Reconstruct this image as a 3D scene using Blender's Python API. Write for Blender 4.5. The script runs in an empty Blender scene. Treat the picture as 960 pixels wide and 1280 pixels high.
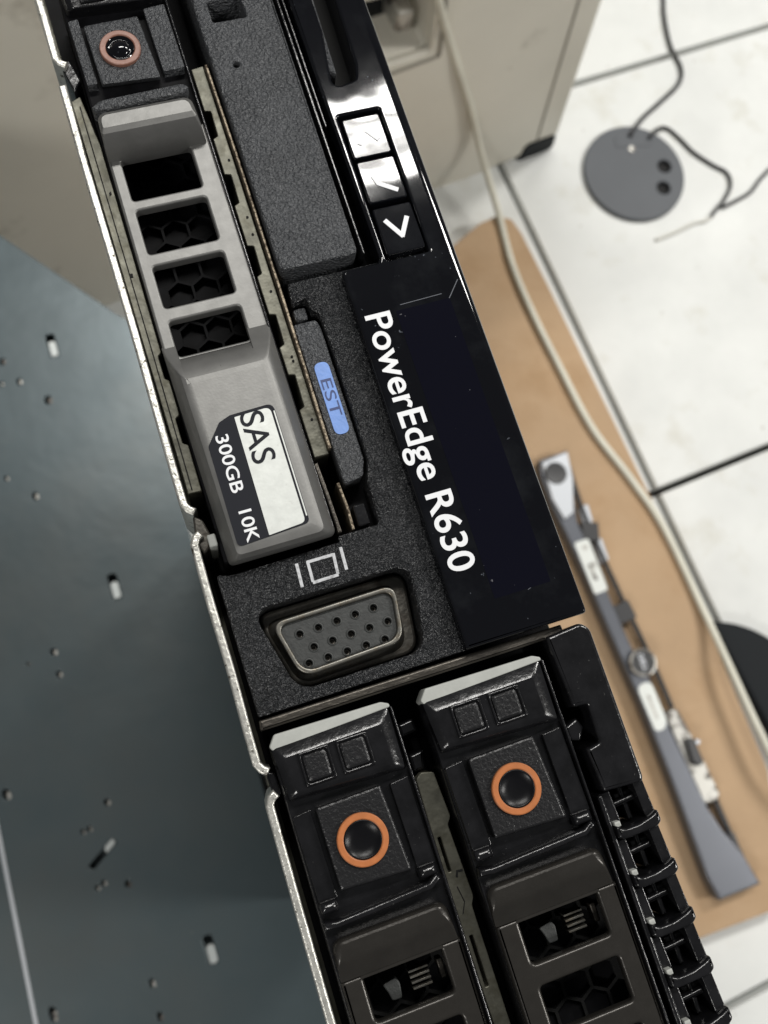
import bpy, bmesh, math, random
from mathutils import Vector, Matrix
random.seed(7)
SC = bpy.context.scene
COL = SC.collection
# ------------------------------------------------------------------ camera frame
F = 1200.0                                   # focal length in pixels of a 960 px wide picture
YV = Vector((-2080, 6340, -F)).normalized()
XV = Vector((1, .29, 0)); XV.z = -(XV.x*YV.x + XV.y*YV.y)/YV.z; XV.normalize()
NV = XV.cross(YV)
D = 116.3                                    # mm from the lens to the server front
FZ = 879.0                                   # mm from the floor up to the server front
CAM = Vector((XV.z*D, YV.z*D, NV.z*D))       # camera, mm, relative to the server front
def un(px, py, z):                           # survey point of the photo on a horizontal plane z (mm, 0 = server front)
    d = Vector(((px-480)/F, -(py-640)/F, -1))
    w = Vector((d.dot(XV), d.dot(YV), d.dot(NV)))
    t = (z - CAM.z)/w.z
    return Vector((CAM.x + w.x*t, CAM.y + w.y*t))
def q(x, y, h):                              # reduce a measurement taken on the front plane to height h
    k = (CAM.z - h)/CAM.z
    return (CAM.x + (x-CAM.x)*k, CAM.y + (y-CAM.y)*k)
def qs(pts, h): return [q(x, y, h) for x, y in pts]

# ------------------------------------------------------------------ materials
def mat(name, col, rough=.5, metal=0., bump=0., bscale=2.5, bdetail=2., var=0., vscale=.3, specks=0., speck_col=(.6,.6,.6),
        rvar=0., coat=0., spec=.5, unit=1000., stain=None, stretch=(1,1,1), speck_scale=2.2):
    m = bpy.data.materials.new(name); m.use_nodes = True
    nt = m.node_tree; N = nt.nodes; L = nt.links
    b = N['Principled BSDF']
    b.inputs['Base Color'].default_value = (*col, 1); b.inputs['Roughness'].default_value = rough
    b.inputs['Metallic'].default_value = metal; b.inputs['Specular IOR Level'].default_value = spec
    if coat: b.inputs['Coat Weight'].default_value = coat; b.inputs['Coat Roughness'].default_value = .03
    tc = N.new('ShaderNodeTexCoord'); mp = N.new('ShaderNodeMapping')
    mp.inputs['Scale'].default_value = tuple(unit*s for s in stretch); L.new(tc.outputs['Object'], mp.inputs['Vector'])
    def noise(sc, det=2., rgh=.5):
        n = N.new('ShaderNodeTexNoise'); n.inputs['Scale'].default_value = sc; n.inputs['Detail'].default_value = det
        n.inputs['Roughness'].default_value = rgh
        L.new(mp.outputs[0], n.inputs['Vector']); return n
    def ramp(src, a, b_, ca=(0,0,0,1), cb=(1,1,1,1)):
        r = N.new('ShaderNodeValToRGB'); r.color_ramp.elements[0].position = a; r.color_ramp.elements[1].position = b_
        r.color_ramp.elements[0].color = ca; r.color_ramp.elements[1].color = cb
        L.new(src, r.inputs[0]); return r
    csrc = None
    if var:
        n = noise(vscale, 5, .6); r = ramp(n.outputs['Fac'], .3, .7, (*[c*(1-var) for c in col],1), (*[min(1,c*(1+var)) for c in col],1))
        csrc = r.outputs[0]
    def over(fac, c2):
        nonlocal csrc
        mx = N.new('ShaderNodeMix'); mx.data_type = 'RGBA'
        L.new(fac, mx.inputs[0])
        if csrc: L.new(csrc, mx.inputs[6])
        else: mx.inputs[6].default_value = (*col, 1)
        mx.inputs[7].default_value = (*c2, 1); csrc = mx.outputs[2]
    if stain:
        sc_, lo, hi, c2 = stain
        n = noise(sc_, 6, .65); r = ramp(n.outputs['Fac'], lo, hi); over(r.outputs[0], c2)
    if specks:
        n = noise(speck_scale, 3, .6); r = ramp(n.outputs['Fac'], .80-specks, .84-specks); over(r.outputs[0], speck_col)
    if csrc: L.new(csrc, b.inputs['Base Color'])
    if rvar:
        n = noise(vscale*1.7 if var else .25, 4, .6)
        mr = N.new('ShaderNodeMapRange'); mr.inputs[3].default_value = max(.02, rough-rvar); mr.inputs[4].default_value = rough+rvar
        L.new(n.outputs['Fac'], mr.inputs[0]); L.new(mr.outputs[0], b.inputs['Roughness'])
    if bump:
        n = noise(bscale, bdetail, .6); bp = N.new('ShaderNodeBump'); bp.inputs['Strength'].default_value = 1
        bp.inputs['Distance'].default_value = bump/1000.
        L.new(n.outputs['Fac'], bp.inputs['Height']); L.new(bp.outputs[0], b.inputs['Normal'])
    return m
M = {}
M['tex']   = mat('textured_black_plastic', (.020,.021,.023), .30, bump=1.0, bscale=2.35, bdetail=1.5, var=.25, vscale=.2, rvar=.08)
M['tex2']  = mat('textured_grey_plastic', (.062,.065,.070), .38, bump=.7, bscale=2.5, bdetail=1.5, var=.2, vscale=.15, rvar=.06)
M['gloss'] = mat('gloss_black_plastic', (.0028,.003,.0045), .05, bump=.045, bscale=.13, bdetail=1.5, stain=(.10,.50,.75,(.010,.011,.013)), specks=.085, speck_col=(.10,.11,.13), speck_scale=1.1, spec=.5)
M['scr'] = mat('scratched_plastic', (.10,.11,.13), .5)
M['screen']= mat('dark_display_glass', (.0025,.0025,.007), .06, specks=.07, speck_col=(.12,.12,.13), spec=.45, speck_scale=1.0)
M['matte'] = mat('dark_slab_plastic', (.010,.010,.012), .16, bump=.02, bscale=.8, specks=.03, speck_col=(.2,.2,.2), speck_scale=1.6, spec=.35)
M['black'] = mat('satin_black_plastic', (.008,.008,.009), .19, spec=.50, bump=.045, bscale=1.1, bdetail=4, var=.4, vscale=.35, specks=.10, speck_col=(.05,.05,.048), rvar=.08)
M['fine']  = mat('fine_grain_plastic', (.009,.009,.010), .34, bump=.10, bscale=2.2, bdetail=2, specks=.03, speck_col=(.08,.08,.08), speck_scale=1.6)
M['dimple']= mat('satin_dimple', (.004,.004,.005), .30, spec=.22, bump=.02, bscale=1.2)
M['deep']  = mat('dark_interior', (.005,.005,.006), .6, spec=.12, var=.5, vscale=.4)
M['steel'] = mat('galvanised_sheet_edge', (.66,.65,.60), .36, metal=.75, bump=.12, bscale=1.3, bdetail=4, stain=(1.1,.58,.66,(.10,.09,.07)), var=.15, vscale=.5, rvar=.12)
M['olive'] = mat('aged_zinc_sheet', (.135,.132,.105), .45, metal=.55, bump=.08, bscale=.7, stain=(.45,.50,.70,(.09,.085,.06)), var=.3, vscale=.35, rvar=.1)
M['brass'] = mat('worn_sheet_rim', (.20,.165,.12), .42, metal=.7, bump=.15, bscale=1.6, stain=(1.2,.52,.6,(.06,.045,.03)), var=.25, vscale=.7)
M['rail']  = mat('tarnished_rail_metal', (.085,.077,.066), .38, metal=.8, bump=.1, bscale=1.4, bdetail=4, stain=(.6,.52,.7,(.05,.045,.04)), stretch=(.35,1,1))
M['grey']  = mat('metallic_grey_paint', (.222,.220,.212), .50, metal=.72, bump=.012, bscale=3, var=.08, vscale=.4, specks=.035, speck_col=(.12,.115,.10), rvar=.05)
M['brown'] = mat('metallic_grey_paint_shaded', (.040,.037,.033), .27, metal=.5, bump=.012, bscale=3, var=.1, vscale=.4, specks=.03, speck_col=(.5,.48,.44), rvar=.05)  # same grey paint, darkened in colour for the shade on the lower carriers
M['conn']  = mat('nickel_shell', (.20,.193,.172), .40, metal=.85, bump=.05, bscale=1, stain=(.8,.5,.7,(.16,.135,.10)), rvar=.1)
M['flange']= mat('dull_flange', (.10,.094,.082), .42, metal=.7, bump=.08, bscale=1, stain=(.6,.5,.7,(.06,.05,.04)))
M['insul'] = mat('grey_insulator', (.034,.036,.035), .55, bump=.06, bscale=2.2, var=.25, vscale=.6, specks=.05, speck_col=(.24,.23,.2))
M['hole']  = mat('pin_hole_black', (.003,.003,.003), .8)
M['orange']= mat('orange_ring', (.44,.15,.05), .42, bump=.02, bscale=2, var=.12, vscale=.8)
M['copper']= mat('faded_copper_ring', (.26,.125,.09), .40, bump=.02, bscale=2, var=.12, vscale=.8)
M['white'] = mat('white_ink', (.80,.81,.83), .45)
M['icon']  = mat('grey_white_ink', (.55,.56,.58), .5, stain=(1.6,.5,.7,(.25,.25,.26)))
M['paper'] = mat('silver_label_stock', (.66,.68,.65), .42, metal=.15, bump=.02, bscale=1, var=.07, vscale=.8, stain=(.9,.6,.75,(.55,.56,.53)))
M['lblk']  = mat('label_dark_ink', (.016,.017,.022), .6, spec=.15, specks=.03, speck_col=(.1,.1,.1))
M['blue']  = mat('light_blue_sticker', (.17,.30,.66), .5, bump=.06, bscale=1.6, var=.1, vscale=.8)
M['bluek'] = mat('dark_blue_ink', (.035,.055,.16), .5)
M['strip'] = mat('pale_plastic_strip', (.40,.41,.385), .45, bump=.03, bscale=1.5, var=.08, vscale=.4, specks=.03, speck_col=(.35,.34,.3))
# background, noise unit = metres
M['tile']  = mat('white_floor_laminate', (.67,.68,.66), .55, unit=1, var=.08, vscale=9, stain=(16,.56,.78,(.55,.54,.48)), bump=.0, rvar=.1, specks=.085, speck_col=(.40,.38,.34), speck_scale=70)
M['gap']   = mat('floor_joint', (.035,.033,.03), .8, unit=1)
M['card']  = mat('brown_cardboard', (.44,.30,.18), .8, unit=1, var=.11, vscale=5, bump=.5, bscale=130, stain=(7,.50,.70,(.37,.235,.125)), specks=.07, speck_col=(.33,.21,.11), speck_scale=120)
M['beige'] = mat('beige_painted_steel', (.68,.65,.565), .45, unit=1, var=.08, vscale=4, stain=(9,.60,.74,(.36,.33,.27)), rvar=.1)
M['beigeline'] = mat('scuffed_paint', (.26,.24,.2), .6, unit=1)
M['panel'] = mat('slate_grey_steel', (.074,.098,.106), .33, metal=.3, unit=1, var=.16, vscale=7, rvar=.10, bump=.2, bscale=45, stain=(3.5,.52,.72,(.085,.095,.094)), specks=.07, speck_col=(.13,.145,.145), speck_scale=90)
M['panedge'] = mat('lit_lance_pale', (.50,.53,.52), .45, metal=.3, unit=1)  # lances coloured pale to carry the light caught in the slots
M['cable'] = mat('white_cable_sheath', (.68,.66,.56), .5, unit=1, var=.08, vscale=20)
M['cord']  = mat('dark_cord', (.03,.03,.032), .5, unit=1)
M['cord2'] = mat('white_cord', (.62,.61,.56), .5, unit=1)
M['grom']  = mat('grommet_grey_plastic', (.075,.082,.092), .55, unit=1, var=.06, vscale=15)
M['bez']   = mat('silver_grey_bezel_paint', (.12,.127,.145), .35, metal=.5, unit=1, var=.06, vscale=12)
M['bezl']  = mat('bright_bezel_paint', (.52,.54,.57), .4, metal=.3, unit=1)
M['bezd']  = mat('bezel_dark_plastic', (.025,.025,.027), .4, unit=1)
M['bezm']  = mat('bezel_latch_metal', (.42,.41,.38), .4, metal=.6, unit=1, stain=(70,.5,.56,(.12,.11,.1)))
M['rubber']= mat('black_rubber', (.009,.011,.013), .6, spec=.15, unit=1)

# ------------------------------------------------------------------ builders (all in mm)
def link_mesh(name, me, m, parent=None, sharp=32, smooth=True):
    me.transform(Matrix.Scale(.001, 4))
    if smooth:
        me.polygons.foreach_set('use_smooth', [True]*len(me.polygons))
        me.set_sharp_from_angle(angle=math.radians(sharp))
    if smooth:
        ef = {}
        for p in me.polygons:
            fl = p.normal.z > .9995
            if fl: p.use_smooth = False
            for k in p.edge_keys: ef.setdefault(k, []).append(fl)
        for e in me.edges:
            v = ef.get(e.key, [])
            if len(v) == 2 and v[0] != v[1]: e.use_edge_sharp = True
    me.materials.clear(); me.materials.append(m)
    o = bpy.data.objects.new(name, me); COL.objects.link(o)
    if parent: o.parent = parent
    return o
def finish(name, bm, m, parent=None, sharp=32, smooth=True):
    bmesh.ops.recalc_face_normals(bm, faces=bm.faces[:])
    me = bpy.data.meshes.new(name); bm.to_mesh(me); bm.free()
    return link_mesh(name, me, m, parent, sharp, smooth)
def rr(x0, y0, x1, y1, r=0., n=5):
    if r <= 0: return [(x0,y0),(x1,y0),(x1,y1),(x0,y1)]
    return rpoly([(x0,y0),(x1,y0),(x1,y1),(x0,y1)], r, n)
def rpoly(P, r, n=5):                        # round the corners of a polygon; r a number or a list
    out = []; k = len(P)
    for i in range(k):
        p = Vector(P[i]); a = Vector(P[i-1]); b = Vector(P[(i+1) % k]); ri = r[i] if isinstance(r,(list,tuple)) else r
        ri = min(ri, (a-p).length*.48, (b-p).length*.48)
        if ri < 1e-4: out.append(tuple(p)); continue
        s = p + (a-p).normalized()*ri; e = p + (b-p).normalized()*ri
        for j in range(n+1):
            t = j/n; v = s*(1-t)**2 + p*2*t*(1-t) + e*t*t
            out.append((v.x, v.y))
    return out
def circ(x, y, r, n=28, ph=0.): return [(x+r*math.cos(ph+2*math.pi*i/n), y+r*math.sin(ph+2*math.pi*i/n)) for i in range(n)]
def strip(path, w):                          # ribbon polygon round a path
    P = [Vector(p) for p in path]; L, R = [], []
    for i, p in enumerate(P):
        t = (P[min(i+1,len(P)-1)]-P[max(i-1,0)]).normalized(); nrm = Vector((-t.y, t.x))*w/2
        L.append(tuple(p+nrm)); R.append(tuple(p-nrm))
    return L + R[::-1]
def plate_mesh(outer, holes, z0, z1, bev=0., n=2):
    cu = bpy.data.curves.new('c', 'CURVE'); cu.dimensions = '2D'; cu.fill_mode = 'BOTH'
    cu.extrude = max(1e-4, (z1-z0)/2 - bev); cu.bevel_depth = bev; cu.bevel_resolution = n; cu.offset = -bev
    outs = outer if isinstance(outer[0], list) else [outer]
    for poly in list(outs)+list(holes):
        s = cu.splines.new('POLY'); s.points.add(len(poly)-1)
        for i, p in enumerate(poly): s.points[i].co = (p[0], p[1], 0, 1)
        s.use_cyclic_u = True
    o = bpy.data.objects.new('c', cu); COL.objects.link(o)
    bpy.context.view_layer.update()
    me = bpy.data.meshes.new_from_object(o.evaluated_get(bpy.context.evaluated_depsgraph_get()))
    bpy.data.objects.remove(o); bpy.data.curves.remove(cu)
    me.transform(Matrix.Translation((0,0,(z0+z1)/2)))
    return me
def plate(name, outer, z0, z1, m, parent=None, holes=(), bev=0., n=2, sharp=32):
    return link_mesh(name, plate_mesh(outer, holes, z0, z1, bev, n), m, parent, sharp)
def plates(name, items, m, parent=None, sharp=32):   # several plates joined in one mesh: (outer, z0, z1, bev)
    bm = bmesh.new()
    for it in items:
        me = plate_mesh(it[0], (), it[1], it[2], it[3] if len(it) > 3 else 0.); bm.from_mesh(me); bpy.data.meshes.remove(me)
    me = bpy.data.meshes.new(name); bm.to_mesh(me); bm.free()
    return link_mesh(name, me, m, parent, sharp)
def loft(name, rings, m, parent=None, sharp=40, cap0=True, cap1=True):  # rings: list of (polygon, z)
    bm = bmesh.new(); R = []
    for P, z in rings: R.append([bm.verts.new((p[0], p[1], z if not callable(z) else z(*p))) for p in P])
    for a, b in zip(R, R[1:]):
        for i in range(len(a)):
            j = (i+1) % len(a); bm.faces.new((a[i], a[j], b[j], b[i]))
    if cap0: bm.faces.new(R[0][::-1])
    if cap1: bm.faces.new(R[-1])
    return finish(name, bm, m, parent, sharp)
def tube(name, P, r, m, parent=None, seg=10, sub=6):
    P = [Vector(p) for p in P]; S = []
    for i in range(len(P)-1):                # Catmull-Rom
        a, b, c, d = P[max(i-1,0)], P[i], P[i+1], P[min(i+2,len(P)-1)]
        for k in range(sub):
            t = k/sub
            S.append(.5*((2*b)+(-a+c)*t+(2*a-5*b+4*c-d)*t*t+(-a+3*b-3*c+d)*t**3))
    S.append(P[-1]); bm = bmesh.new(); rings = []
    for i, p in enumerate(S):
        t = (S[min(i+1,len(S)-1)]-S[max(i-1,0)]).normalized()
        u = t.cross(Vector((0,0,1)));
        if u.length < 1e-4: u = Vector((1,0,0))
        u.normalize(); v = t.cross(u)
        rings.append([bm.verts.new(p+u*r*math.cos(2*math.pi*k/seg)+v*r*math.sin(2*math.pi*k/seg)) for k in range(seg)])
    for a, b in zip(rings, rings[1:]):
        for k in range(seg): bm.faces.new((a[k], a[(k+1)%seg], b[(k+1)%seg], b[k]))
    bm.faces.new(rings[0][::-1]); bm.faces.new(rings[-1])
    return finish(name, bm, m, parent, 60)
def lathe(name, prof, cx, cy, m, parent=None, n=48, sharp=35):
    bm = bmesh.new(); R = []
    for r, z in prof:
        R.append([bm.verts.new((cx+r*math.cos(2*math.pi*i/n), cy+r*math.sin(2*math.pi*i/n), z)) for i in range(n)] if r > 1e-5 else [bm.verts.new((cx,cy,z))])
    for a, b in zip(R, R[1:]):
        for i in range(n):
            j = (i+1) % n
            if len(a) == 1 and len(b) == 1: continue
            if len(a) == 1: bm.faces.new((a[0], b[j], b[i]))
            elif len(b) == 1: bm.faces.new((a[i], a[j], b[0]))
            else: bm.faces.new((a[i], a[j], b[j], b[i]))
    return finish(name, bm, m, parent, sharp)
def text_mesh(s, bold=0., depth=.03):
    cu = bpy.data.curves.new('t', 'FONT'); cu.body = s; cu.size = 10; cu.offset = bold*10; cu.extrude = depth; cu.resolution_u = 6
    o = bpy.data.objects.new('t', cu); COL.objects.link(o); bpy.context.view_layer.update()
    me = bpy.data.meshes.new_from_object(o.evaluated_get(bpy.context.evaluated_depsgraph_get()))
    bpy.data.objects.remove(o); bpy.data.curves.remove(cu); return me
def bounds(me):
    xs = [v.co.x for v in me.vertices]; ys = [v.co.y for v in me.vertices]; return min(xs), max(xs), min(ys), max(ys)
def lettering(name, s, xb, y0, y1, cap, z, m, parent, bold=0., ref='H', shear=0.):
    """text that runs towards -y with its capitals pointing to +x; xb = base line, y0 start, y1 end"""
    r = text_mesh(ref, bold); b = bounds(r); capm = b[3]-b[2]; base = b[2]; bpy.data.meshes.remove(r)
    me = text_mesh(s, bold); b = bounds(me); sx = (y0-y1)/(b[1]-b[0]); sy = cap/capm
    for v in me.vertices:
        u = (v.co.x-b[0])*sx; w = (v.co.y-base)*sy
        v.co = Vector((xb+w, y0-u-shear*w, z + v.co.z*.5))
    return link_mesh(name, me, m, parent, smooth=False)
def thing(name, label, cat, loc=(0,0,0), group=None):
    o = bpy.data.objects.new(name, None); COL.objects.link(o); o.location = loc; o.empty_display_size = .02
    return tag(o, label, cat, group)
def tag(o, label, cat, group=None):
    o['label'] = label; o['category'] = cat
    if group: o['group'] = group
    return o
FRONT = (0, 0, FZ/1000)

# ================================================================== THE SERVER
srv = thing('rack_server', 'black and grey rack server standing on end, front panel with display bezel and VGA port', 'server', FRONT)
YT, YB = 96., -112.                          # how far the modelled front reaches up and down
# chassis body, standing down to the floor
plate('chassis_body', rr(-22.4, YB, 19.2, YT, .4), -FZ+.5, -13, M['olive'], srv, bev=.2)
plate('cavity_floor', rr(-21.8, YB, 18.8, YT), -13, -12.2, M['deep'], srv)
# outer sheet edge: four pieces with inward bent ends
def edge_sheet(y_hi, y_lo, x_hi, x_lo, bh=True, bl=True):
    n = 16; P = []
    for i in range(n+1):
        t = i/n; P.append((x_hi+(x_lo-x_hi)*t + .05*math.sin(9*t+y_hi), y_hi+(y_lo-y_hi)*t))
    if bh: P = [(x_hi+1.1, y_hi+1.1), (x_hi+.45, y_hi+.75)] + P[0:]
    if bl: P = P + [(x_lo+.35, y_lo-.75), (x_lo+1.0, y_lo-1.25)]
    plate('edge_sheet', strip(P, 1.0), -13, 0, M['steel'], srv, bev=.28, n=3)
edge_sheet(YT, 69.5, -22.8, -22.5, False, True)
edge_sheet(65.5, 7.6, -22.7, -22.6, False, True)
edge_sheet(2.6, -23.6, -22.75, -22.8, True, True)
edge_sheet(-28.4, YB, -22.75, -23.1, True, False)
plate('gap_bracket', rpoly([(-22.3,69),(-20.9,69.5),(-20.2,66.2),(-21.4,64.6)], .3), -12, -.8, M['black'], srv, bev=.2)
plate('gap_bracket', rpoly([(-22.0,6.2),(-21.0,5.4),(-20.4,2.6),(-21.9,1.2),(-22.5,3)], .4), -12, -.9, M['flange'], srv, bev=.25)
plate('spacer_block', rr(-21.1, 1.7, -20.1, 3.3, .25), -8, -.2, M['strip'], srv, bev=.2)
plate('gap_bracket', rpoly([(-22.2,-24.6),(-21.2,-25.2),(-21.0,-27.6),(-22.0,-28.2)], .3), -12, -1.6, M['black'], srv, bev=.2)
# drive cage liners
def liner(outer, slots, z, m=M['olive'], bev=.12): plate('cage_liner', outer, -12, z, m, srv, holes=slots, bev=bev)
liner(rpoly([(-22.15,64),(-20.9,64.5),(-20.1,57),(-20.1,27.4),(-20.6,27),(-20.6,24),(-20.1,23.6),(-20.1,19),(-20.7,18.6),(-20.7,15.4),(-20.1,15),(-20.1,9.0),(-21.8,9.0)], .12, 2), [], -1.6)
plates('liner_seam', [(strip([(-21.25,63),(-21.15,30),(-21.2,9.4)], .14), -1.62, -1.5), ([(-20.8,49.6),(-20.5,49.8),(-20.5,50.2),(-20.8,50)], -1.62,-1.5),
                      ([(-21.1,38),(-20.8,38),(-20.8,38.5),(-21.1,38.5)], -1.62,-1.5)], M['hole'], srv)
nl = [(-5.9,65.2),(-4.2,65.4),(-4.0,9.2),(-5.9,9.2)]
for y, h_ in ((15.6,4.8),(24.2,4.6),(34.2,4.4),(44.5,4.6),(54.5,4.2)): nl += [(-5.9,y),(-5.2,y+.3),(-5.1,y+h_-.2),(-5.9,y+h_)]
liner(rpoly(nl, .12, 2), [], -1.4)
plates('liner_seam', [(circ(-4.75, y, .17, 10), -1.42, -1.3) for y in (51,42.5,40,31.8,22.6,22.0,14)], M['hole'], srv)
plate('liner_rim', strip([(-3.95,64.8),(-3.72,50),(-3.72,30),(-3.85,9.6)], .42), -12, -.4, M['brass'], srv, bev=.12)
plate('lower_rib', strip([(-4.2,5.2),(-4.0,2),(-4.1,-.9)], .38), -11, -.6, M['brass'], srv, bev=.1)
plate('lower_rib', strip([(-6.0,8.4),(-5.8,4),(-5.7,-.7)], .5), -11, -1.0, M['rail'], srv, bev=.15)
plate('foot_clip', rr(-3.3,-.7,-1.7,2.1,.3), -11, -1.2, M['black'], srv, bev=.25)
# between the two lower drives
liner(rpoly([(-5.7,-31.2),(-4.9,-30.6),(-3.4,-31.0),(-3.1,-36.4),(-3.7,-37.2),(-3.4,-45.6),(-3.9,-46.5),(-3.8,-64),(-5.6,-64),(-5.9,-44)], .25),
      [rr(-5.35,-42.2,-5.0,-38.2,.12), rr(-5.3,-55.2,-4.9,-49.5,.12)], -3.4)
plates('liner_seam', [(strip([(-4.6,-43.0),(-4.35,-42.4),(-3.7,-42.5)], .25), -3.42, -3.3), (strip([(-4.9,-44),(-4.6,-45.8),(-5.2,-47)], .1), -3.42, -3.3)], M['hole'], srv)
plate('gap_bracket', rpoly([(-5.6,-24.6),(-3.6,-24.4),(-3.5,-26),(-5.5,-26.2)], .2), -12, -5.0, M['black'], srv, bev=.3)
plate('gap_bracket', rpoly([(-5.5,-28.4),(-3.7,-28.2),(-4.2,-30.4),(-5.5,-30.4)], .2), -12, -4.2, M['black'], srv, bev=.3)

# textured control panel with its two recesses
panel_out = rpoly([(-21.2,-18.75),(19.0,-18.75),(19.0,31.8),(-2.6,31.8),(-2.9,28.9),(-1.0,29.3),(-.7,27.6),(.05,27.0),(.25,22),(.15,7),(-.75,4.2),(-.9,-1.15),(-6.2,-1.2),(-6.2,-1.9),(-19.8,-2.1),(-21.3,-1.6)],
                  [.3,.3,.3,.3,.3,.4,.2,.6,.1,.3,.5,.5,.3,.2,.3,.5])
vga_rec = rpoly([(-18.5,-6.9),(.9,-6.9),(-.3,-17.2),(-16.0,-17.3)], [2.3,2.4,2.2,2.4], 8)
plate('control_panel', panel_out, -5.2, -.2, M['tex'], srv, holes=[vga_rec], bev=.3, n=3)
# information tag lying in the recess
plate('tag_slot_floor', rr(-3.4,-1.0,.6,28.5,.2), -11, -4.5, M['deep'], srv)
tagp = plate('service_tag', rpoly([(-3.45,26.4),(-.5,26.4),(-.15,25.4),(-.15,7.2),(-.9,5.2),(-3.45,4.8)], .4), -4, -.75, M['tex2'], srv, bev=.2)
plate('tag_clip', rr(-2.9,27.0,-1.2,28.7,.3), -4, -1.4, M['tex2'], srv, bev=.25)
st = plate('blue_sticker', rr(-2.62,11.0,-.72,20.7,.95,8), -.75, -.66, M['blue'], tagp, bev=.02)
lettering('printed_letters', 'EST', -2.35, 18.4, 13.4, 1.35, -.64, M['bluek'], st)
# screen icon above the port
Z = -.17
plates('port_icon', [(strip([(-11.95,-3.0),(-12.1,-5.9)], .38), Z-.1, Z+.03), (strip([(-6.35,-2.6),(-6.45,-5.4)], .38), Z-.1, Z+.03),
    (strip([(-10.75,-3.2),(-7.4,-3.2)], .36), Z-.1, Z+.03), (strip([(-7.4,-3.05),(-7.6,-5.6)], .36), Z-.1, Z+.028),
    (strip([(-7.55,-5.7),(-10.75,-5.75)], .36), Z-.1, Z+.026), (strip([(-10.7,-5.65),(-10.62,-3.1)], .36), Z-.1, Z+.024)], M['icon'], srv)
# VGA port
vga = plate('port_flange', rpoly([(-18.3,-7.1),(.7,-7.1),(-.5,-17.0),(-15.8,-17.1)], [2,2,2,2], 8), -6, -3.6, M['flange'], srv, bev=.4)
h = -1.2
so = rpoly(qs([(-16.9,-8.9),(-1.5,-8.7),(-2.4,-15.5),(-15.2,-16.0)], h), [1.7,1.8,2.0,2.0], 8)
si = rpoly(qs([(-16.2,-9.45),(-2.1,-9.3),(-2.95,-14.95),(-14.8,-15.4)], h), [1.4,1.5,1.7,1.7], 8)
shell = plate('port_shell', so, -3.8, h, M['conn'], vga, holes=[si], bev=.22, n=3)
loft('port_skirt', [(rpoly([(-17.7,-8.2),(-.9,-8.0),(-1.7,-16.3),(-15.5,-16.7)], [2,2,2.2,2.2], 8), -3.7), (so, -2.6)], M['conn'], vga, cap0=False, cap1=False)
pins = [(-14.0+i*2.3, -11.1+i*.1) for i in range(5)]+[(-12.85+i*2.3, -13.0+i*.07) for i in range(5)]+[(-13.95+i*2.33, -14.75-.0*i) for i in range(5)]
pins = [q(x, y, -1.7) for x, y in pins]
pins = [(x, y+(.12 if y < -13.8 else 0)) for x, y in pins]
plate('port_insulator', si, -3.2, -1.75, M['insul'], vga, holes=[circ(x, y, .40, 16) for x, y in pins], bev=.06)
bmr = []
for x, y in pins:
    o = lathe('pin_socket', [(.40,-2.3),(.40,-1.72),(.47,-1.62),(.60,-1.66),(.66,-1.77)], x, y, M['insul'], vga, 18)
    lathe('contact', [(.0,-2.7),(.17,-2.7),(.22,-2.35),(.36,-2.32),(.40,-2.6)], x-.05, y-.1, M['rail'], o, 12)
plate('port_back', si, -3.6, -3.0, M['hole'], vga)
# rail under the panel
plate('cross_rail', rpoly([(-21.4,-20.3),(16.6,-20.5),(16.6,-19.3),(-21.3,-19.1)], .2), -10, -.5, M['rail'], srv, bev=.3, n=3)

# blank cover (large textured block)
cov = plate('blank_cover', rpoly([(-3.35,YT),(-3.4,70),(-3.15,33.2),(7.15,33.1),(7.3,YT)], [.1,.1,.8,.8,.1]), -8, .9, M['tex2'], srv,
            holes=[circ(*q(-.1,63.7,.9), .43, 24), rr(-1.5,69.8,3.1,73.0,.3)], bev=.35, n=3)
plate('cover_backing', rr(-3,34,7,YT-.5), -8.5, -3.5, M['hole'], srv)
plate('guide_rib', strip([(8.0,YT),(8.05,33.2)], .35), -8, .2, M['black'], srv, bev=.12)
plate('guide_rib', strip([(8.75,YT),(8.8,52)], .3), -8, .0, M['black'], srv, bev=.1)

# glossy bezel
BT = 1.3
bx = lambda pts: qs(pts, BT)
bez_out = rpoly(bx([(4.3,-18.7),(20.1,-18.9),(20.1,31),(20.1,70),(20.1,YT),(9.5,YT),(9.7,60),(9.9,32.3),(9.5,31.6),(4.5,31.7)]), [.25,.5,.3,.3,.1,.1,.2,.3,.2,.7], 4)
btn_hole = rr(*bx([(10.75,31.6)])[0], *bx([(16.55,53.1)])[0], .35)
slot_hole = rpoly(bx([(11.6,58.4),(12.2,57.6),(14.9,58.1),(15.5,60.5),(15.9,72),(16.2,YT-1),(13.0,YT-1),(12.7,66)]), .5, 4)
btn_hole = btn_hole
bz = plate('display_bezel', bez_out, -6, BT, M['gloss'], srv, holes=[btn_hole, slot_hole], bev=.42, n=5, sharp=50)
xr = max(v.co.x for v in bz.data.vertices)*1000
for v in bz.data.vertices:
    d_ = xr/1000 - v.co.x
    if d_ < .00045 and v.co.y > -.0172:
        v.co.x = xr/1000 - d_*3.3
        if v.co.z > 0: v.co.z = BT/1000 - (BT/1000 - v.co.z)*1.8
plate('slot_lining', rpoly(bx([(11.2,57.2),(16.6,57.2),(16.9,YT-.5),(11.9,YT-.5)]), .1), -6, -3.2, M['hole'], bz)
plate('slot_insert', rpoly(bx([(11.0,60.6),(12.9,60.1),(13.9,YT-1),(11.6,YT-1)]), .3), -3.2, .35, M['tex2'], bz, bev=.3)
plate('button_well', rr(10.5,31.2,16.3,52.5), -3, -1.2, M['hole'], bz)
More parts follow.
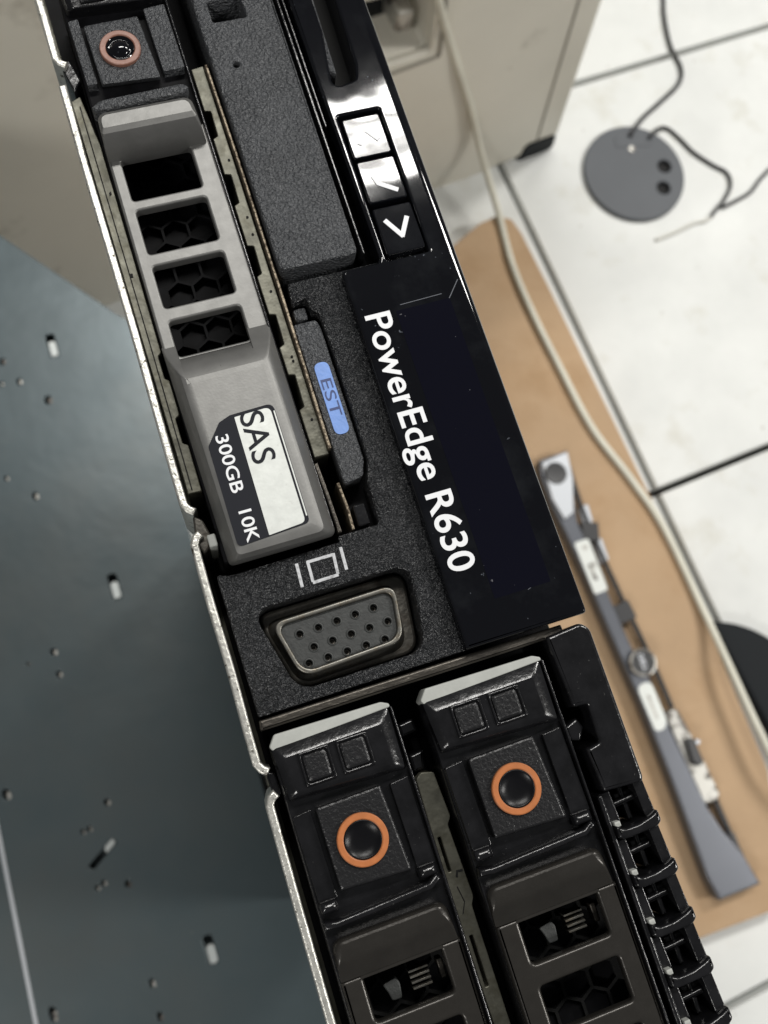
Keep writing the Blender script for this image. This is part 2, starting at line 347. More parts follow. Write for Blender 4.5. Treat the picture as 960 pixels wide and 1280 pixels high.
sc_ = plate('display_window', rpoly(bx([(9.6,-14.0),(17.0,-14.0),(17.0,24.6),(9.6,24.6)]), .2), BT-.1, BT+.02, M['screen'], bz)
lettering('printed_name', 'PowerEdge R630', q(5.45,0,BT)[0], q(0,24.9,BT)[1], q(0,-9.6,BT)[1], 3.35, BT+.02, M['white'], bz, bold=.014)
for pa, pb, w_ in (((500,381),(552,367),.07),((553,392),(572,349),.09),((512,420),(530,408),.05),((660,737),(668,731),.06)):
    a_, b_ = un(*pa, BT), un(*pb, BT); plate('scratch', strip([tuple(a_), tuple(b_)], w_), BT-.01, BT+.012, M['scr'], bz)
# buttons
chev = {0: ([(14.4,51.0),(12.6,49.5),(14.4,48.0)],), 1: None, 2: None}
def button(y0, y1, mark):
    P = bx([(11.0,y0-.1),(16.3,y1+.1)])
    x0, ya = P[0]; x1, yb = P[1]
    o = loft('menu_button', [(rr(x0,ya,x1,yb,.35), -1.5), (rr(x0,ya,x1,yb,.35), BT-.2), (rr(x0+.06,ya+.06,x1-.06,yb-.06,.3), BT-.1),
                        (rr(x0+.2,ya+.2,x1-.2,yb-.2,.25), BT-.03), (rr(x0+1.6,ya+1.6,x1-1.6,yb-1.6,.3), BT-.03)], M['gloss'], bz, sharp=8)
    mk = bx(mark)
    plates('button_mark', [(strip([mk[0], (mk[1][0]+(mk[1][0]-mk[0][0])*.07, mk[1][1]+(mk[1][1]-mk[0][1])*.07)], .62), BT-.02, BT+.075),
                           (strip([(mk[1][0]-(mk[2][0]-mk[1][0])*.06, mk[1][1]-(mk[2][1]-mk[1][1])*.07), mk[2]], .62), BT-.02, BT+.07)], M['white'], o)
button(46.6, 52.4, [(12.3,48.4),(13.6,50.6),(15.1,48.6)])
button(39.9, 45.9, [(12.6,43.7),(13.0,42.4),(15.3,40.9)])
button(32.4, 38.9, [(12.15,37.1),(13.75,34.5),(15.2,37.0)])

# side block and vent on the right
sbx = rpoly(qs([(14.05,-20.2),(18.8,-19.8),(19.75,-20.8),(19.75,-39.0),(19.5,-39.6),(14.5,-39.2),(14.2,-34.0),(16.0,-33.7),(16.2,-29.2),(14.4,-29.0)], .6), [.3,.6,.6,.3,.4,.3,.2,.3,.3,.3])
plate('side_block', sbx, -11, .6, M['black'], srv, bev=.45, n=4)
plate('side_latch', rpoly([(12.9,-30.9),(14.6,-30.3),(15.1,-31.6),(14.2,-33.0),(13.0,-32.6)], .3), -9, -.9, M['black'], srv, bev=.3)
vent = plate('vent_grille', rpoly([(13.7,-39.5),(14.3,-39.5),(14.3,YB),(13.6,YB)], .2), -11, -.4, M['black'], srv, bev=.2)
K = 12
for i in range(K):
    y = -43.6 - i*5.62
    # rounded cross bar
    bar = [(14.35,y+.5),(15.3,y-.15),(17.2,y-.15),(19.0,y+.25),(19.9,y+.65),(19.95,y-.75),(19.2,y-1.25),(15.0,y-1.35),(14.3,y-1.0)]
    plate('cross_bar', rpoly(bar, .35), -9, .35, M['gloss2'] if 'gloss2' in M else M['black'], vent, bev=.42, n=5)
    plate('side_wall', rpoly([(14.0,y+4.2),(15.5,y+4.2),(15.65,y+.55),(14.35,y+.3)], .15), -9, -1.1, M['black'], vent, bev=.15)
    plate('outer_wall', rpoly([(18.3,y+4.3),(19.6,y+4.5),(19.8,y+.3),(18.5,y+.1)], .1), -9, -.5, M['black'], vent, bev=.12)
    plate('inner_post', rr(16.9, y+.2, 17.5, y+4.0, .1), -12, -2.0, M['black'], vent, bev=.2)
    plate('inner_bar', rpoly([(15.5,y+2.0),(18.4,y+2.2),(18.4,y+2.9),(15.5,y+2.7)], .15), -9, -1.5, M['black'], vent, bev=.28, n=4)
    plate('outer_lining', rr(19.35, y-1.2, 19.7, y+4.6), -13.5, -2.5, M['black'], vent)
    plate('inner_ledge', rr(16.2, y+2.6, 18.6, y+3.5, .2), -9.5, -2.4, M['black'], vent, bev=.25)
    plate('painted_glint', rr(14.45, y+.15, 15.2, y+.8, .12), -9, -.15, M['strip'], vent, bev=.1)  # pale plate standing in for the glint in each cell

# ================================================================== DRIVES
def drive(label, xl, xr, ytop, upper=False, group='drive carriers in the server front'):
    t = thing('hard_drive', label, 'hard drive', FRONT, group)
    dx = xr-xl; cx = (xl+xr)/2; A = lambda u: xl+dx*u
    Y = lambda v: ytop-v
    ringm = M['copper'] if upper else M['orange']; bm_ = M['tex2'] if upper else M['black']
    hm = M['grey'] if upper else M['brown']  # lower handles take the shaded copy of the grey paint
    # base frame: thin side walls and floor
    yend = -.6 if upper else ytop-96
    q0 = lambda x, y: q(x, y, -1.)
    plate('carrier_frame', rpoly([q0(A(0),Y(.8)),q0(A(1),Y(.8)),q0(A(1),yend),q0(A(0),yend)], .5), -11, -1.0, M['deep'] if upper else M['black'], t,
          holes=[rr(*q0(A(.08),1. if upper else Y(88)),*q0(A(.92),Y(24.0)),.3)], bev=.3)
    # side rim line
    plate('side_rim', strip([q(A(.985),Y(1.0),.3),q(A(.985),Y(40),.3),q(A(.985),0 if upper else Y(88),.3)], .28), -6, .3, M['black'], t, bev=.12)
    # pale strip over the head
    if not upper:
        plate('pale_strip', rpoly(qs([(A(0),Y(1.1)),(A(.06),Y(-.1)),(A(.92),Y(.15)),(A(.98),Y(.6)),(A(.98),Y(1.0)),(A(.02),Y(1.65))], .6), .22), -3, .6, M['strip'], t, bev=.15)
    # latch head with two raised squares
    hz = 1.6
    hd = loft('latch_head', [(rpoly(qs([(A(.0),Y(1.2)),(A(.97),Y(.9)),(A(.97),Y(8.3)),(A(.03),Y(7.6))], 0), .5), -1.2),
                        (rpoly(qs([(A(.01),Y(1.25)),(A(.96),Y(.95)),(A(.95),Y(8.1)),(A(.04),Y(7.4))], .6), .5), .5),
                        (rpoly(qs([(A(.06),Y(2.4)),(A(.90),Y(2.2)),(A(.90),Y(7.6)),(A(.09),Y(7.0))], 1.2), .5), 1.15),
                        (rpoly(qs([(A(.085),Y(2.75)),(A(.875),Y(2.55)),(A(.875),Y(7.2)),(A(.11),Y(6.7))], 1.45), .4), 1.25)], M['black'], t)
    for k, (u0, u1) in enumerate(((.22,.40),(.52,.71))):
        P = lambda o, z: rr(*q(A(u0)-o, Y(6.1)-o, z), *q(A(u1)+o, Y(3.2)+o, z), .35)
        m_ = plate('square_moat', P(.50, 1.25), 1.1, 1.52, M['black'], hd, holes=[P(.17, 1.25)], bev=.15, n=3)
        loft('raised_square', [(P(.06,1.25), 1.2), (P(.0,1.7), 1.62), (P(-.22,1.8), 1.74)], M['fine'] if not upper else M['tex2'], hd)
    # release button in its pocket
    bw0, bw1 = (.15,.69) if upper else (.20,.745)
    yb0, yb1 = (10.1, 19.2) if upper else (9.0, 18.4)
    P = lambda i, z: rpoly(qs([(A(bw0)+i,Y(yb0)-i),(A(bw1-.02)-i,Y(yb0-.1)-i),(A(bw1+.02)-i,Y(yb1+.35)+i),(A(bw0+.01)+i,Y(yb1-.1)+i)], z), .3)
    bt = loft('release_button', [(P(0,-1), -1.5), (P(0,.6), .75), (P(.12,.8), .93), (P(.3,.8), .98)], M['fine'] if not upper else M['tex2'], t)
    rx, ry = q(A((bw0+bw1)/2)+.05, Y((yb0+yb1)/2 + (.2 if not upper else -.3)), 1.)
    R = 2.92 if not upper else 2.62; r = 2.16 if not upper else 1.85
    lathe('coloured_ring', [(R,.9),(R-.03,1.38),(R-.14,1.46),(r+.12,1.46),(r,1.38),(r-.02,.9)], rx, ry, ringm, bt, 56)
    if upper:
        lathe('button_dimple', [(r-.02,1.30),(r-.12,1.38),(1.45,1.15),(1.3,1.1),(1.1,1.35),(.6,1.6),(0,1.7)], rx, ry, M['gloss'], bt, 56, 70)
    else:
        lathe('button_dimple', [(r-.02,1.30),(r-.10,1.38),(1.92,1.32),(1.7,1.16),(1.0,1.04),(0,1.0)], rx, ry, M['dimple'], bt, 56, 70)
    # shoulders beside the button and the two cross ribs
    sh = M['tex2'] if upper else M['black']
    for u0, u1 in ((.02,bw0-.035),(bw1+.055,.95)):
        plate('shoulder', rpoly(qs([(A(u0),Y(9.2)),(A(u1),Y(9.0)),(A(u1+.01),Y(18.9)),(A(u0+.01),Y(18.9))], 0), .2), -4, -.15 if not upper else .35, sh, t, bev=.08)
        P = lambda i, z: rr(*q(A(u0)+i, Y(20.1)+i, z), *q(A(u1+.0)-i, Y(18.7)-i, z), .3)
        if not upper: loft('shoulder_pad', [(P(0,0), -.5), (P(.05,.3), .35), (P(.2,.4), .68), (P(.42,.4), .86), (P(.62,.4), .92)], M['black'], t)
    rib = strip([q(A(.06),Y(20.2),.5), q(A(.18),Y(20.6),.5), q(A(.82),Y(20.1),.5), q(A(.92),Y(19.4),.5)], .42)
    if not upper:
        plate('cross_rib', strip([q(A(.02),Y(21.2),.4), q(A(.12),Y(21.4),.4), q(A(.86),Y(21.0),.4), q(A(.94),Y(20.3),.4)], .85), -3, .85, M['black'], t, bev=.40, n=5)
    else:
        plate('cross_rib', rpoly(qs([(A(.03),Y(22.6)),(A(.9),Y(22.3)),(A(.95),Y(21.6)),(A(.89),Y(20.9)),(A(.1),Y(21.1)),(A(.0),Y(21.9))], 1.2), .5), -3, 1.3, M['tex2'], t, bev=.3, n=3)
    # handle with windows
    y0 = 23.0
    ztop = 3.8 if upper else 1.3
    def ho(i, z, yy0, yy1, uu0=.03, uu1=.93, rad=1.3):
        return rpoly(qs([(A(uu0)+i,Y(yy0)-i*.6),(A(uu1)-i,Y(yy0)-i*.6),(A(uu1+.02)-i,Y(yy1)+i),(A(uu0-.01)+i,Y(yy1)+i)], z), [rad,rad,.3,.3], 6)
    # lip
    if upper: lp = loft('handle_lip', [(ho(0,0,y0,y0+7.0), -1.2), (ho(0,.2,y0,y0+7.0), .12), (ho(.0,2.2,y0,y0+4.9), 2.2), (ho(.2,ztop,y0,y0+3.0), ztop-.25), (ho(.5,ztop,y0,y0+2.6), ztop)], hm, t, sharp=28)
    else: lp = loft('handle_lip', [(ho(0,0,y0,y0+4.4), -1.2), (ho(0,.6,y0,y0+4.4), .05), (ho(.1,ztop,y0,y0+3.2), ztop-.6), (ho(.28,ztop,y0,y0+2.9), ztop-.26), (ho(.6,ztop,y0,y0+2.6), ztop-.07), (ho(1.0,ztop,y0,y0+2.4), ztop)], hm, t, sharp=28)
    wins = [(y0+(5.0 if not upper else 8.2)+i*(7.25 if not upper else 7.6)) for i in range(4)]
    if upper: W = [(53.3,47.3),(45.9,39.7),(38.0,32.2),(30.4,25.6)]
    else:
        W = [(Y(27.4)-k*7.3, Y(32.3)-k*7.3) for k in range(5)]
    wu0, wu1 = (.125,.785) if upper else (.185,.80)
    yb = 25.0 if upper else Y(64)
    zf = 0.0 if upper else -.1
    holes = []
    for a, b in W:
        P1 = q(A(wu0), b, zf); P2 = q(A(wu1), a, zf); holes.append(rr(*P1, *P2, .55))
    plate('handle_plate', rpoly([q(A(.018),Y(y0+4.2),zf),q(A(.962+.013*upper),Y(y0+4.2),zf),q(A(.965+.02*upper),yb,zf),q(A(.01),yb,zf)], .2), -1.6, zf, hm, t, holes=holes, bev=.28 if upper else .42, n=4)
    # honeycomb sheet behind the windows
    hx = []; rad = 1.75
    xa, ya = q(A(.06), yb, -5); xb_, yb_ = q(A(.94), Y(y0+3), -5)
    row = 0; yy = ya+1.5
    while yy < yb_-1.5:
        x = xa+2.0+(row % 2)*1.72
        while x < xb_-1.6: hx.append(circ(x, yy, rad, 6, math.pi/6)); x += 3.44
        yy += 2.98; row += 1
    plate('honeycomb_sheet', rr(xa,ya,xb_,yb_), -9.3, -8.3 if upper else -8.6, M['deep'] if upper else M['hole'], t, holes=hx, bev=.06)
    plate('drive_face', rr(xa,ya,xb_,yb_), -10.8, -9.5, M['deep'], t)
    if not upper:                              # small parts seen through the first window
        x1, y1 = q(A(.30), W[0][0]-1.4, -4)
        plate('window_bracket', rpoly([(x1,y1),(x1+1.6,y1+.3),(x1+2.0,y1-.3),(x1+1.8,y1-2.0),(x1+.6,y1-2.0),(x1+.4,y1-1)], .3), -5, -3.4, M['insul'], t, bev=.15)
        for k in range(4):
            plate('window_fin', rr(x1+3.2, y1-1.6+k*.62, x1+5.5, y1-1.36+k*.62), -5, -3.0, M['conn'], t, bev=.04)
        plate('window_bracket', rr(x1+6.6, y1-1.6, x1+7.3, y1+.6, .2), -5, -3.2, M['rail'], t, bev=.15)
    # grip
    ga, gb, gz = (27.4, -1.0, 3.4) if upper else (Y(64.5), Y(92), 3.4)
    def g(i, z, da=0., db=0.):
        if not upper: return rpoly([q(A(.0)+i, ga-da, z), q(A(.995)-i, ga-da, z), q(A(.995)-i*.9, gb+db, z), q(A(.035)+i, gb+db, z)], [.3,.3,.9,.7], 6)
        yt = ga-da; yn = min(25.3, yt-.02)
        return rpoly([q(A(.0)+i, yt, z), q(A(wu0)-.05+max(0,i-.3)*.2, yt, z), q(A(wu0)+.05, yn, z), q(A(wu1)-.05, yn, z), q(A(wu1)+.05, yt, z), q(A(.995)-i, yt, z), q(A(.995)-i*.9, gb+db, z), q(A(.035)+i, gb+db, z)], [.3,0,0,0,0,.3,.9,.7], 6)
    gr = loft('handle_grip', [(g(0,-2), -3), (g(0,0), -.2), (g(.25,1.2,1.6,.1), 1.0), (g(.75,2.4,2.9,.35), 2.2), (g(1.25,3.1,4.0,.9), 2.95), (g(1.8,3.4,4.7,1.7), 3.2), (g(2.3,3.4,5.4,2.2), 3.22)], hm, t, sharp=26)
    if upper:
        Lz = 3.22
        lb = rpoly(qs([(-17.95,13.6),(-17.95,.8),(-8.95,1.3),(-8.95,16.9),(-14.4,16.75),(-15.9,16.2)], Lz), [.2,.7,.7,1.0,.1,.1], 6)
        lab = plate('capacity_label', lb, Lz-.02, Lz+.08, M['lblk'], gr, bev=.02)
        sl = rpoly(qs([(-14.05,1.15),(-9.45,1.5),(-9.45,16.5),(-13.95,16.35)], Lz), [.1,.6,.8,.1], 6)
        plate('silver_field', sl, Lz+.06, Lz+.10, M['paper'], lab)
        plate('label_border', strip(qs([(-9.1,15.9),(-9.1,2.2)], Lz), .16), Lz+.06, Lz+.09, M['paper'], lab)
        zz = Lz+.13
        lettering('printed_type', 'SAS', q(-13.35,0,Lz)[0], q(0,16.45,Lz)[1], q(0,9.9,Lz)[1], 2.75, zz, M['lblk'], lab, bold=.004)
        lettering('printed_capacity', '300GB', q(-16.85,0,Lz)[0], q(0,14.6,Lz)[1], q(0,7.2,Lz)[1], 1.5, zz-.04, M['white'], lab, bold=.012)
        lettering('printed_speed', '10K', q(-16.75,0,Lz)[0], q(0,4.9,Lz)[1], q(0,.95,Lz)[1], 1.5, zz-.04, M['white'], lab, bold=.012)
    return t
drive('grey drive carrier with four windows and a 300GB 10K label, above the VGA port', -20.0, -6.3, 83.3, True)
drive('black drive carrier with orange ring, directly below the VGA port at the chassis edge', -21.0, -6.2, -21.2)
drive('black drive carrier with orange ring, below the display bezel beside the vent', -2.9, 12.9, -21.6)

# ================================================================== BACKGROUND
def w3(px, py, z): p = un(px, py, z); return (p.x, p.y, z)
BG = (0, 0, FZ/1000)                          # same frame: mm relative to the server front
def place(o): o.location = BG; return o
ZF = -FZ
def setting(o): o['kind'] = 'structure'; place(o); return o
# raised floor tiles
ang = math.radians(4.9); ca, sa = math.cos(ang), math.sin(ang)
Pb = un(820, 615, ZF)
tiles = []
for i in range(-5, 5):
    for j in range(-5, 5):
        def T(u, v): return (Pb.x + u*ca - v*sa, Pb.y + u*sa + v*ca)
        g = 4.0; x0, x1, y0, y1 = i*502+g, (i+1)*502-g, j*502+g, (j+1)*502-g
        tiles.append(([T(x0,y0),T(x1,y0),T(x1,y1),T(x0,y1)], ZF-30, ZF, 1.2))
setting(plates('floor', tiles, M['tile']))
setting(plate('floor_base', rr(-60000,-60000,60000,60000), ZF-40, ZF-24, M['gap']))
# beige cabinet standing behind, front towards the camera
cab = thing('steel_cabinet', 'scuffed beige steel cabinet with a dark opening, standing behind the server', 'cabinet')
cp = un(692, 184, ZF)
up = Vector((-.145, -.036, 1)).normalized(); xd = Vector((math.cos(math.radians(7)), math.sin(math.radians(7)), 0)); xd = (xd - up*xd.dot(up)).normalized()
yd = up.cross(xd)
Mx = Matrix((xd, yd, up)).transposed().to_4x4(); cab.matrix_world = Matrix.Translation(Vector((cp.x, cp.y, 0))/1000 + Vector((0,0,.012))) @ Mx
def cabpt(px, py):                            # where a photo ray meets the cabinet front, in cabinet mm (x, z)
    d = Vector(((px-480)/F, -(py-640)/F, -1)); w = Vector((d.dot(XV), d.dot(YV), d.dot(NV)))
    o = Vector((CAM.x, CAM.y, CAM.z+FZ)); c = Vector((cp.x, cp.y, 12)); t = (c-o).dot(yd)/w.dot(yd); p = o+w*t-c
    return p.dot(xd), p.dot(up)
def upright(me):                              # plate drawn in (x,z): turn it so that its thickness is the depth
    me.transform(Matrix.Rotation(math.radians(90), 4, 'X'))
    return me
def cabplate(name, outer, d0, d1, m, parent, holes=(), bev=0., n=2): return link_mesh(name, upright(plate_mesh(outer, holes, d0, d1, bev, n)), m, parent)
o1 = cabpt(541, 6); o2 = cabpt(538, 66); o3 = cabpt(470, 84)
opening = rpoly([(o3[0]-60, o3[1]+4), (o2[0], o2[1]), (o1[0]+3, o1[1]+60), (o3[0]-60, o1[1]+60)], 8)
front = cabplate('cabinet_front', rpoly([(-1300,2),(-2,2),(-2,640),(-1300,640)], [2,22,22,2], 8), -8, 0, M['beige'], cab, holes=[opening], bev=3, n=3)
cabplate('cabinet_body', rr(-1298,4,-14,636,8), -420, -8.5, M['beige'], cab, holes=[opening], bev=2)
cabplate('opening_back', rpoly([(o3[0]-64,o3[1]),(o2[0]+4,o2[1]-4),(o1[0]+6,o1[1]+64),(o3[0]-64,o1[1]+64)], 3), -60, -50, M['rubber'], cab)
s1 = cabpt(678, 152); s2 = cabpt(726, 0)
fx = [cabpt(612,200)[0], cabpt(700,172)[0]]
cabplate('corner_seam', strip([(s1[0], 20), (s1[0], 640)], 2.2), 0, .8, M['beigeline'], cab)
cabplate('corner_foot', rpoly([(s1[0]-22,-10),(-4,-10),(-4,20),(s1[0]-14,26)], 8), -10, 2.0, M['rubber'], cab, bev=2)
for a, b, w_ in (((o3[0]-40,o3[1]-14),(o2[0]+9,o2[1]-9),3),((o2[0]+9,o2[1]-9),(o1[0]+13,o1[1]+60),3)):
    cabplate('opening_frame', strip([a,b], w_), 0, 2, M['beigeline'], cab, bev=.8)
l1 = cabpt(528, 12)
cabplate('latch', rpoly([(o2[0]-30,o2[1]+26),(o2[0]-14,o2[1]+20),(o2[0]-10,o2[1]+46),(o2[0]-26,o2[1]+50)], 4), -40, -14, M['bezm'], cab, bev=2)
cabplate('equipment_edge', rpoly([(o3[0]-55,o3[1]+66),(o2[0]-2,o2[1]+52),(o2[0]-2,o2[1]+110),(o3[0]-55,o3[1]+110)], 6), -48, -24, M['beige'], cab, bev=4)

# slate grey case on the left
ZP = -450
case = thing('steel_case', 'dark slate grey steel case with punched slots, left of the server', 'case', BG)
def ell(px, py, a, b):
    c = un(px, py, ZP); return [(c.x+a*math.cos(t), c.y+b*math.sin(t)) for t in [2*math.pi*i/14 for i in range(14)]]
big = [(65,432),(143,733),(263,1187)]
small = [(60,500,2.2,2.6),(24,477,1.6,2.0),(3,452,1.8,2.2),(44,620,1.7,2.3),(2,480,1.2,1.5),(8,598,1.3,1.6),(67,718+97,1.9,2.1),(74,843,1.6,1.9),(35,830,1.2,.8),
         (134,1003,1.7,1.9),(112,1036,1.4,1.6),(104,1040,1.2,1.5),(160,1105,1.6,2.0),(130,1104,1.6,1.6),(122,1110,1.3,1.4),(8,993,2.1,3.0),(66,1268,2.0,4.0),(190,1229,1.6,2.2),(200,1271,1.6,2.4)]
holes = []
slots = []
for px, py in big:
    c = un(px, py, ZP); slots.append((c.x, c.y)); holes.append(rr(c.x-2.6, c.y-7.5, c.x+2.6, c.y+7.5, 1.6))
c4 = un(128, 1065, ZP); holes.append(rpoly([(c4.x-9,c4.y-5),(c4.x-6.5,c4.y-7.5),(c4.x+8.5,c4.y+2.5),(c4.x+6.5,c4.y+5.5)], .8))
for px, py, a, b in small: holes.append(ell(px, py, a, b))
e1 = un(145, 392, ZP); e0 = un(0, 294, ZP); dd = (e0-e1)*9
top = plate('case_top', [(-26,-700),(-26,e1.y-6),(e1.x,e1.y),(e1.x+dd.x,e1.y+dd.y),(-900,e1.y+dd.y),(-900,-700)], ZP-2, ZP, M['panel'], case, holes=holes, bev=.4)
plate('case_body', [(-27,-699),(-27,e1.y-8),(e1.x-1,e1.y-1),(e1.x+dd.x,e1.y+dd.y-2),(-899,e1.y+dd.y-2),(-899,-699)], -FZ+.5, ZP-9, M['panel'], case)
for x, y in slots: plate('bright_tab', rr(x-1.9,y-7.2,x+2.3,y+2.6,1.6), ZP-2.6, ZP+.5, M['panedge'], case, bev=.4)  # light at the slot's lower end, put in as a pale tab
plate('bright_tab', rpoly([(c4.x+2,c4.y-1.5),(c4.x+7.8,c4.y+2.4),(c4.x+6.6,c4.y+5.2),(c4.x+1.6,c4.y+2)], .8), ZP-2.6, ZP+.5, M['panedge'], case, bev=.4)
for px, py, a, b in small[::1]:
    c = un(px, py, ZP); plate('dimple_tab', rr(c.x+a*.1, c.y-b*.95, c.x+a*1.1, c.y+b*.3, .5), ZP-2, ZP+.25, M['bezm'], case, bev=.2)
sA = un(0, 1050, ZP); sB = un(45, 1280, ZP); sd = (sB-sA)
plate('raised_seam', strip([(sA.x-sd.x*.6, sA.y-sd.y*.6), (sB.x+sd.x*2, sB.y+sd.y*2)], 2.2), ZP-1, ZP+.7, M['bezl'], case, bev=.5)

# cardboard
ZC = ZF+30
cpx = [(560,312),(600,279),(622,269),(640,274),(652,291),(687,360),(729,447),(770,531),(814,622),(880,765),(904,830),(960,962)]
cw = [tuple(un(a, b, ZC)) for a, b in cpx]
last = Vector(cw[-1]); dirc = (last-Vector(cw[-2])).normalized(); c9 = un(960,1141,ZC); c8 = un(868,1176,ZC)
ed = (c8-c9).normalized()
corner = c9 + (c9-c8).normalized()*26
outc = cw + [(corner.x+4, corner.y+20), (corner.x, corner.y), tuple(c8), (c8.x+ed.x*220, c8.y+ed.y*220), (60, c8.y-40), (60, cw[0][1]-30), (c8.x-30, cw[0][1]-18)]
box = tag(place(plate('cardboard_box', outc, ZF+1, ZC, M['card'], bev=1.5)), 'flat brown cardboard box lying on the white floor under the loose bezel', 'box')

# loose bezel on the cardboard
ZB = ZC+20
bzl = thing('server_bezel', 'loose silver grey server front bezel with white stickers lying on the cardboard', 'bezel', BG)
def cz(x, y, z=ZB): return tuple(un(660+x/2.133, 540+y/2.133, z))
bar = [cz(*p) for p in [(30,75),(105,48),(122,120),(124,170),(132,235),(215,430),(270,560),(330,665),(380,790),(480,1000),(520,1060),(575,1125),(622,1205),(512,1250),(480,1190),(450,1110),(380,920),(300,720),(220,540),(160,400),(100,270),(60,190),(35,120)]]
plate('bezel_bar', bar, ZC+1, ZB, M['bez'], bzl, bev=2.5, n=4)
plate('bezel_end', [cz(*p) for p in [(36,84),(103,54),(118,125),(120,215),(96,235),(62,180)]], ZB-.5, ZB+3, M['bezl'], bzl, bev=1.2)
cc = cz(72,112); lathe('mount_hole', [(0,ZB+3.2),(8,ZB+3.2),(11,ZB+3.6),(12,ZB+3)], cc[0], cc[1], M['bezd'], bzl)
lab1 = plate('white_sticker', rpoly([cz(*p) for p in [(122,296),(160,284),(213,420),(178,434)]], 3), ZB, ZB+.8, M['paper'], bzl)
plates('sticker_print', [(strip([cz(145,310),cz(158,306)], 5), ZB+.7, ZB+1.1), (strip([cz(163,352),cz(182,396)], 4), ZB+.7, ZB+1.1), (strip([cz(172,345),cz(180,362)], 3), ZB+.7, ZB+1.1)], M['bezm'], lab1)
lab2 = plate('white_sticker', rpoly([cz(*p) for p in [(288,678),(326,662),(370,770),(364,792),(340,800)]], 9, 6), ZB, ZB+.8, M['paper'], bzl)
plates('sticker_print', [(strip([cz(318,700),cz(345,765)], 3), ZB+.7, ZB+1.1)], M['bezm'], lab2)
cc = cz(309,614,ZB+6)
bd = lathe('round_badge', [(0,ZB+4),(10.5,ZB+4),(12,ZB+4.8),(13.4,ZB+4.5),(14,ZB+3),(14,ZB-10)], cc[0], cc[1], M['bezd'], bzl)
lathe('badge_rim', [(11.6,ZB+4.7),(12.6,ZB+5.2),(13.8,ZB+5),(14.4,ZB+3.5)], cc[0], cc[1], M['bezm'], bd)
lettering('badge_letters', 'DELL', cc[0]-2.6, cc[1]+8.5, cc[1]-8.5, 5.2, ZB+4.2, M['bezl'], bd, bold=.03)
tube('side_rod', [(*cz(118,85),ZC+7),(*cz(165,225),ZC+7),(*cz(255,425),ZC+7),(*cz(330,580),ZC+7),(*cz(398,735),ZC+7)], 3, M['bezd'], bzl, 8)
tube('side_rod', [(*cz(515,985),ZC+7),(*cz(548,1060),ZC+7),(*cz(585,1135),ZC+7)], 3.5, M['bezd'], bzl, 8)
tube('side_rod', [(*cz(470,985),ZC+9),(*cz(488,1035),ZC+9),(*cz(530,1090),ZC+9),(*cz(580,1135),ZC+9)], 3.5, M['bezd'], bzl, 8)
tube('side_rod', [(*cz(468,995),ZC+9),(*cz(495,980),ZC+9),(*cz(518,982),ZC+9)], 3.5, M['bezd'], bzl, 8)
for a, b in (((150,262),(195,262)),((240,490),(285,468))):
    plate('rod_bracket', strip([cz(*a),cz(*b)], 20), ZC+1, ZC+14, M['bezd'], bzl, bev=1)
for p in (((135,200),(160,190),(175,240),(150,250)),((172,290),(196,280),(218,340),(196,352))):
    plate('white_tab', rpoly([cz(*k, ZC+8) for k in p], 3), ZC+1, ZC+8, M['bezl'], bzl, bev=1)
mech = plate('latch_mechanism', rpoly([cz(*p) for p in [(368,748),(402,735),(440,805),(518,965),(508,985),(474,992)]], 3), ZC+1, ZB-4, M['bezm'], bzl, bev=1.5)
plate('latch_slider', rpoly([cz(*p) for p in [(420,818),(440,815),(468,880),(455,892),(438,880)]], 3), ZB-5, ZB+2, M['bezd'], mech, bev=1)
cc = cz(452,826); lathe('latch_screw', [(0,ZB+1),(2.4,ZB+1),(3,ZB-5)], cc[0], cc[1], M['bezl'], mech, 16)
plate('bezel_shelf', [cz(*p) for p in [(215,425),(240,470),(300,600),(272,565)]], ZC+2, ZC+10, M['bezd'], bzl)
plate('bezel_shelf', [cz(*p) for p in [(545,1070),(575,1128),(585,1130),(560,1070)]], ZC+2, ZC+12, M['bezd'], bzl)

# cable grommet
ga_, gb_ = un(728, 218, ZF), un(855, 218, ZF); gt, gl = un(791, 162, ZF), un(791, 273, ZF)
gc = un(791, 219, ZF); GR = 63
gm = thing('floor_grommet', 'round grey cable grommet with two holes in the white floor', 'grommet', (gc.x/1000, gc.y/1000, 0))
def gl_(px, py): p = un(px, py, ZF+7) - gc; return (p.x, p.y)
plate('grommet_lid', circ(0,0,GR,64), 0.2, 6, M['grom'], gm, holes=[circ(*gl_(831,207),8.5,20), circ(*gl_(830,234),8.5,20)], bev=1.5, n=4)
plate('lid_underside', circ(0,0,GR-3,48), .1, .6, M['hole'], gm)
plate('cord_flap', rpoly([gl_(768,170),gl_(822,168),gl_(815,182),gl_(770,184)], 4), 5.6, 6.6, M['grom'], gm, bev=.3)
cc = gl_(790,186); lathe('flap_dot', [(0,7.2),(4,7.2),(4.4,6)], cc[0], cc[1], M['bezm'], gm, 20)
plates('hole_collar', [(circ(*gl_(831,207),9.6,24), 6, 6.4)], M['hole'], gm) if False else None
